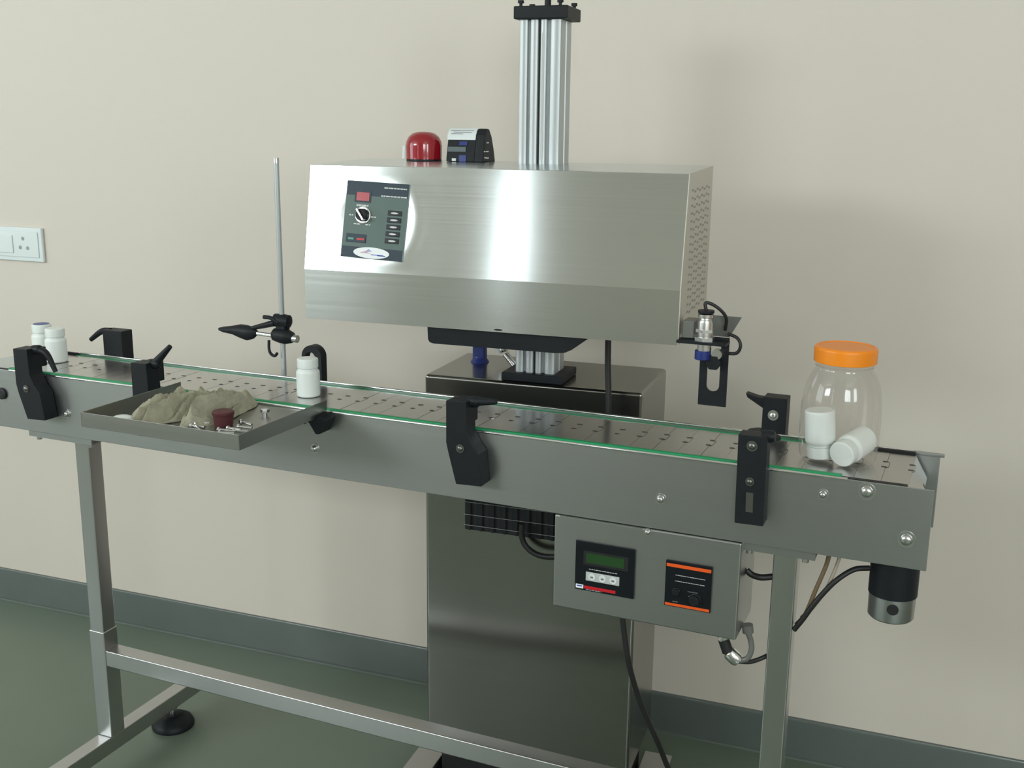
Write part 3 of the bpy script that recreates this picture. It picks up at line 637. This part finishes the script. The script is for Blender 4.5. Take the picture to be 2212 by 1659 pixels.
part('sensor_cable', 'rubber', sn, lambda bm: tube(bm, [(-.325, SY-.010, 1.105), (-.327, SY-.010, 1.117), (-.318, SY-.006, 1.116), (-.304, SY, 1.106), (-.296, SY+.008, 1.092), (-.298, SY+.014, 1.072)], .0028, 8))
part('sensor_cable', 'rubber', sn, lambda bm: tube(bm, [(-.292, SY+.008, 1.068), (-.276, SY+.006, 1.062), (-.270, SY+.004, 1.050), (-.276, SY+.004, 1.038), (-.294, SY+.005, 1.036)], .0028, 8))

# blue valve and hose fittings on the cabinet top
bv = thing('blue_valve', 'blue plastic fitting with chrome connector standing on the steel cabinet top', 'fitting', hw(-.198, .150, cz1), HR)
part('body', 'blue', bv, lambda bm: box(bm, -.013, .013, -.010, .010, .006, .075, .003)); part('flange', 'blue', bv, lambda bm: lathe(bm, [(.0195, 0), (.018, .003), (.013, .010), (.013, .014)], n=24))
part('hose_plug', 'black', bv, lambda bm: box(bm, .014, .027, -.009, .009, .040, .078, .003))
part('coupling', 'chrome', bv, lambda bm: lathe(bm, [(.008, 0), (.011, .004), (.011, .020), (.008, .024), (.009, .050)], (.052, 0, .025), (-.25, 0, 1), 20))
part('hose', 'paper', bv, lambda bm: tube(bm, [(.030, -.004, .085), (.036, -.004, .055), (.044, -.004, .022)], .0065, 12), label='pale hose')
cc = thing('chrome_coupling', 'pair of shiny chrome fittings left of the aluminium column foot', 'fitting', hw(-.108, .105, 0), HR)
part('elbow', 'chrome', cc, lambda bm: tube(bm, [(.012, -.01, .916), (-.004, -.01, .935), (-.016, -.01, .948)], .007, 14))
part('elbow', 'chrome', cc, lambda bm: tube(bm, [(.010, 0, .960), (-.008, 0, .972), (-.022, 0, .978)], .006, 14)); part('post', 'bolt', cc, lambda bm: cyl(bm, (.010, 0, .9149), (.010, 0, .985), .006, n=14))

# ------------------------------------------------------------------ control box under the conveyor
cb = thing('control_box', 'stainless steel control box with counter and timer under the conveyor', 'control box')
boxp('housing', 'steel', cb, -.522, -.219, -.002, .115, .619, .7785, .003, 3)
def subpanel(x0, x1, z0, z1, name, m, label):
    bm = B(); box(bm, -(x1-x0)/2, (x1-x0)/2, -.004, 0, -(z1-z0)/2, (z1-z0)/2, .0006); return mk(name, bm, m, cb, loc=((x0+x1)/2, -.002, (z0+z1)/2), label=label)
CW, CH = .099, .0835
ct = subpanel(-.483, -.384, .6582, .7417, 'counter_unit', 'screen', 'black counter unit with green screen and three keys')
def cbox(name, m, u0, u1, v0, v1, dep, par, W_, H_, bev=0): return pbox(name, m, u0, u1, v0, v1, dep, W_, H_, par, -.0040, bev)
cbox('bezel', 'matteblack', .14, .90, .17, .46, .0006, ct, CW, CH); cbox('screen', 'lcd', .19, .83, .215, .41, .0009, ct, CW, CH)
cbox('key_strip', 'silver', .19, .76, .60, .78, .0010, ct, CW, CH, .0008)
for u in (.295, .475, .655):
    bm = B(); lathe(bm, [(.0058, 0), (.0058, .0008), (.0046, .001), (.0044, .0004)], ((u-.5)*CW, -.005, (.5-.69)*CH), (0, -1, 0), 24); mk('key', bm, 'paper', ct)
    bm = B(); box(bm, (u-.5)*CW-.0022, (u-.5)*CW+.0022, -.0062, -.0056, (.5-.70)*CH-.0012, (.5-.70)*CH+.0018); mk('key_mark', bm, 'silver', ct).data.materials[0] = mat('grey_mark', (.2, .2, .2), .5)
dashes(ct, .24, .72, .535, .012, CW, CH, seed=9, y0=-.0041)
cbox('red_band', 'red', .16, .70, .895, .955, .0004, ct, CW, CH); cbox('logo', 'logo', .02, .15, .885, .965, .0005, ct, CW, CH); cbox('logo_mark', 'blueprint', .04, .13, .905, .925, .0007, ct, CW, CH)
dashes(ct, .20, .46, .966, .010, CW, CH, m='silver', seed=10, y0=-.0041)
TW, TH = .073, .0755
tm = subpanel(-.3335, -.2605, .6585, .7340, 'timer_unit', 'screen', 'black timer unit with orange bars and knobs')
cbox('orange_bar', 'orangeprint', .02, .98, .055, .125, .0006, tm, TW, TH); cbox('orange_bar', 'orangeprint', .02, .98, .925, .980, .0006, tm, TW, TH)
dashes(tm, .22, .86, .285, .014, TW, TH, seed=11, y0=-.0041, m='silver'); dashes(tm, .22, .86, .415, .014, TW, TH, seed=12, y0=-.0041, m='silver')
bm = B(); knob(bm, .012, (.5-.76)*TH, .0085, -.004, .008); mk('knob', bm, 'black', tm)
bm = B(); knob(bm, -.018, (.5-.66)*TH, .0060, -.004, .005); mk('knob', bm, 'black', tm)
dashes(tm, .50, .72, .60, .02, TW, TH, seed=13, y0=-.0041, m='acrylic'); dashes(tm, .52, .66, .70, .02, TW, TH, seed=14, y0=-.0041, m='acrylic'); dashes(tm, .18, .30, .87, .02, TW, TH, seed=15, y0=-.0041, m='acrylic')
part('lid_screw', 'bolt', cb, bolt, -.366, -.002, .7735, .0045, -1, .005)
part('lid_trim', 'chrome', cb, lambda bm: box(bm, -.512, -.373, -.0035, -.002, .7765, .7785))
def gland(bm):
    cyl(bm, (-.246, .050, .619), (-.246, .050, .604), .011, n=8); cyl(bm, (-.244, .050, .604), (-.250, .050, .590), .008, n=16)
part('cable_gland', 'chrome', cb, gland); part('cable_gland', 'matteblack', cb, lambda bm: cyl(bm, (-.248, .05, .592), (-.240, .05, .572), .009, n=16))
part('plug', 'chrome', cb, lambda bm: lathe(bm, [(.008, 0), (.012, .004), (.012, .018), (.009, .024)], (-.240, .05, .574), (.75, 0, -.6), 20), label='clear plug at the cable end')
part('side_gland', 'acrylic', cb, lambda bm: cyl(bm, (-.210, .05, .612), (-.212, .05, .625), .009, n=12))

# ------------------------------------------------------------------ gear motor and cables
gm = thing('gear_motor', 'black and silver cylindrical motor hanging under the right end of the conveyor', 'motor', (-.004, W/2, 0))
part('housing', 'black', gm, lambda bm: lathe(bm, [(.036, 0), (.036, .07), (.034, .0795)], (0, 0, .700), (0, 0, 1), 40)); part('end_bell', 'steel', gm, lambda bm: lathe(bm, [(.010, 0), (.031, .001), (.034, .004), (.0345, .040)], (0, 0, .6600), (0, 0, 1), 40))
part('vent_hole', 'matteblack', gm, lambda bm: cyl(bm, (.004, -.0330, .686), (.004, -.0355, .686), .0085, n=24)); part('shaft_stub', 'bolt', gm, lambda bm: cyl(bm, (-.006, -.01, .6600), (-.006, -.01, .6555), .004, n=12))
def cable(label, m, pts, r=.0035, cat='cable'):
    bm = B(); tube(bm, pts, r, 10, 10); o = mk('cable', bm, m); o['label'] = label; o['category'] = cat; return o
cable('black cable curving from the right end motor to the right leg', 'rubber', [(-.040, .085, .738), (-.062, .072, .736), (-.087, .060, .716), (-.112, .055, .680), (-.128, .054, .650), (-.1405, .056, .628)], .0042)
cable('thin brown cable hanging beside the right leg under the conveyor', 'brown', [(-.096, .06, .779), (-.100, .058, .745), (-.113, .056, .700), (-.126, .062, .655), (-.139, .068, .632)], .0035)
cable('thin beige cable hanging right of the brown cable by the right leg', 'beige', [(-.080, .07, .779), (-.084, .068, .750), (-.097, .064, .705), (-.116, .070, .665), (-.134, .080, .640)], .0028)
cable('short black cable between control box right side and the right leg', 'rubber', [(-.2185, .05, .716), (-.210, .05, .710), (-.196, .05, .708), (-.1795, .058, .709)], .0050)
cable('black cable from the clear plug below the control box to the leg', 'rubber', [(-.222, .05, .559), (-.205, .052, .561), (-.190, .055, .568), (-.1795, .062, .573)], .0035)
cable('olive green cable looping from the control box side down to the plug', 'acrylic', [(-.2115, .05, .613), (-.206, .05, .602), (-.203, .05, .585), (-.208, .05, .568), (-.220, .05, .561)], .0045)
cable('thick black cable loop in front of the cabinet grille', 'rubber', [hw(-.046, -.020, .640), hw(-.047, -.020, .618), hw(-.040, -.020, .598), hw(-.022, -.022, .585), hw(.000, -.024, .581), hw(.030, -.026, .586), hw(.060, -.030, .60)], .0058)
cable('straight black cable from the head down behind the belt at the cabinet', 'rubber', [hw(.122, -.060, 1.0457), hw(.123, -.060, .98), hw(.126, -.060, .92), hw(.127, -.062, .85), hw(.125, -.06, .78), hw(.115, -.052, .68)], .0055)
cable('black cable dropping from the control box past the cabinet to the floor', 'rubber', [(-.420, .05, .619), (-.415, .05, .58), (-.404, .055, .51), (-.388, .08, .43), (-.366, .12, .34), (-.350, .20, .22), (-.330, .34, .10), (-.300, .45, .006), (-.22, .50, .005), (-.12, .52, .005)], .0050)

# ------------------------------------------------------------------ switch plate on the wall
sw = thing('switch_plate', 'white electrical switch and socket plate on the wall at the left edge', 'switch', (0, WY, 0), (0, 0, AW))
boxp('plate', 'switch', sw, -2.52, -2.247, -.010, -.0003, 1.0185, 1.110, .003, 3)
boxp('frame', 'switch', sw, -2.508, -2.259, -.0125, -.010, 1.030, 1.099, .002, 2)
for x0 in (-2.400, -2.46): boxp('rocker', 'switch', sw, x0+.006, x0+.056, -.0155, -.0125, 1.040, 1.088, .0015, 2)
def sock(bm):
    for (x, z) in ((-2.309, 1.080), (-2.320, 1.056), (-2.295, 1.055)): cyl(bm, (x, -.0124, z), (x, -.0130, z), .0052, n=16)
part('socket_hole', mat('socket_grey', (.30, .35, .34), .5), sw, sock)
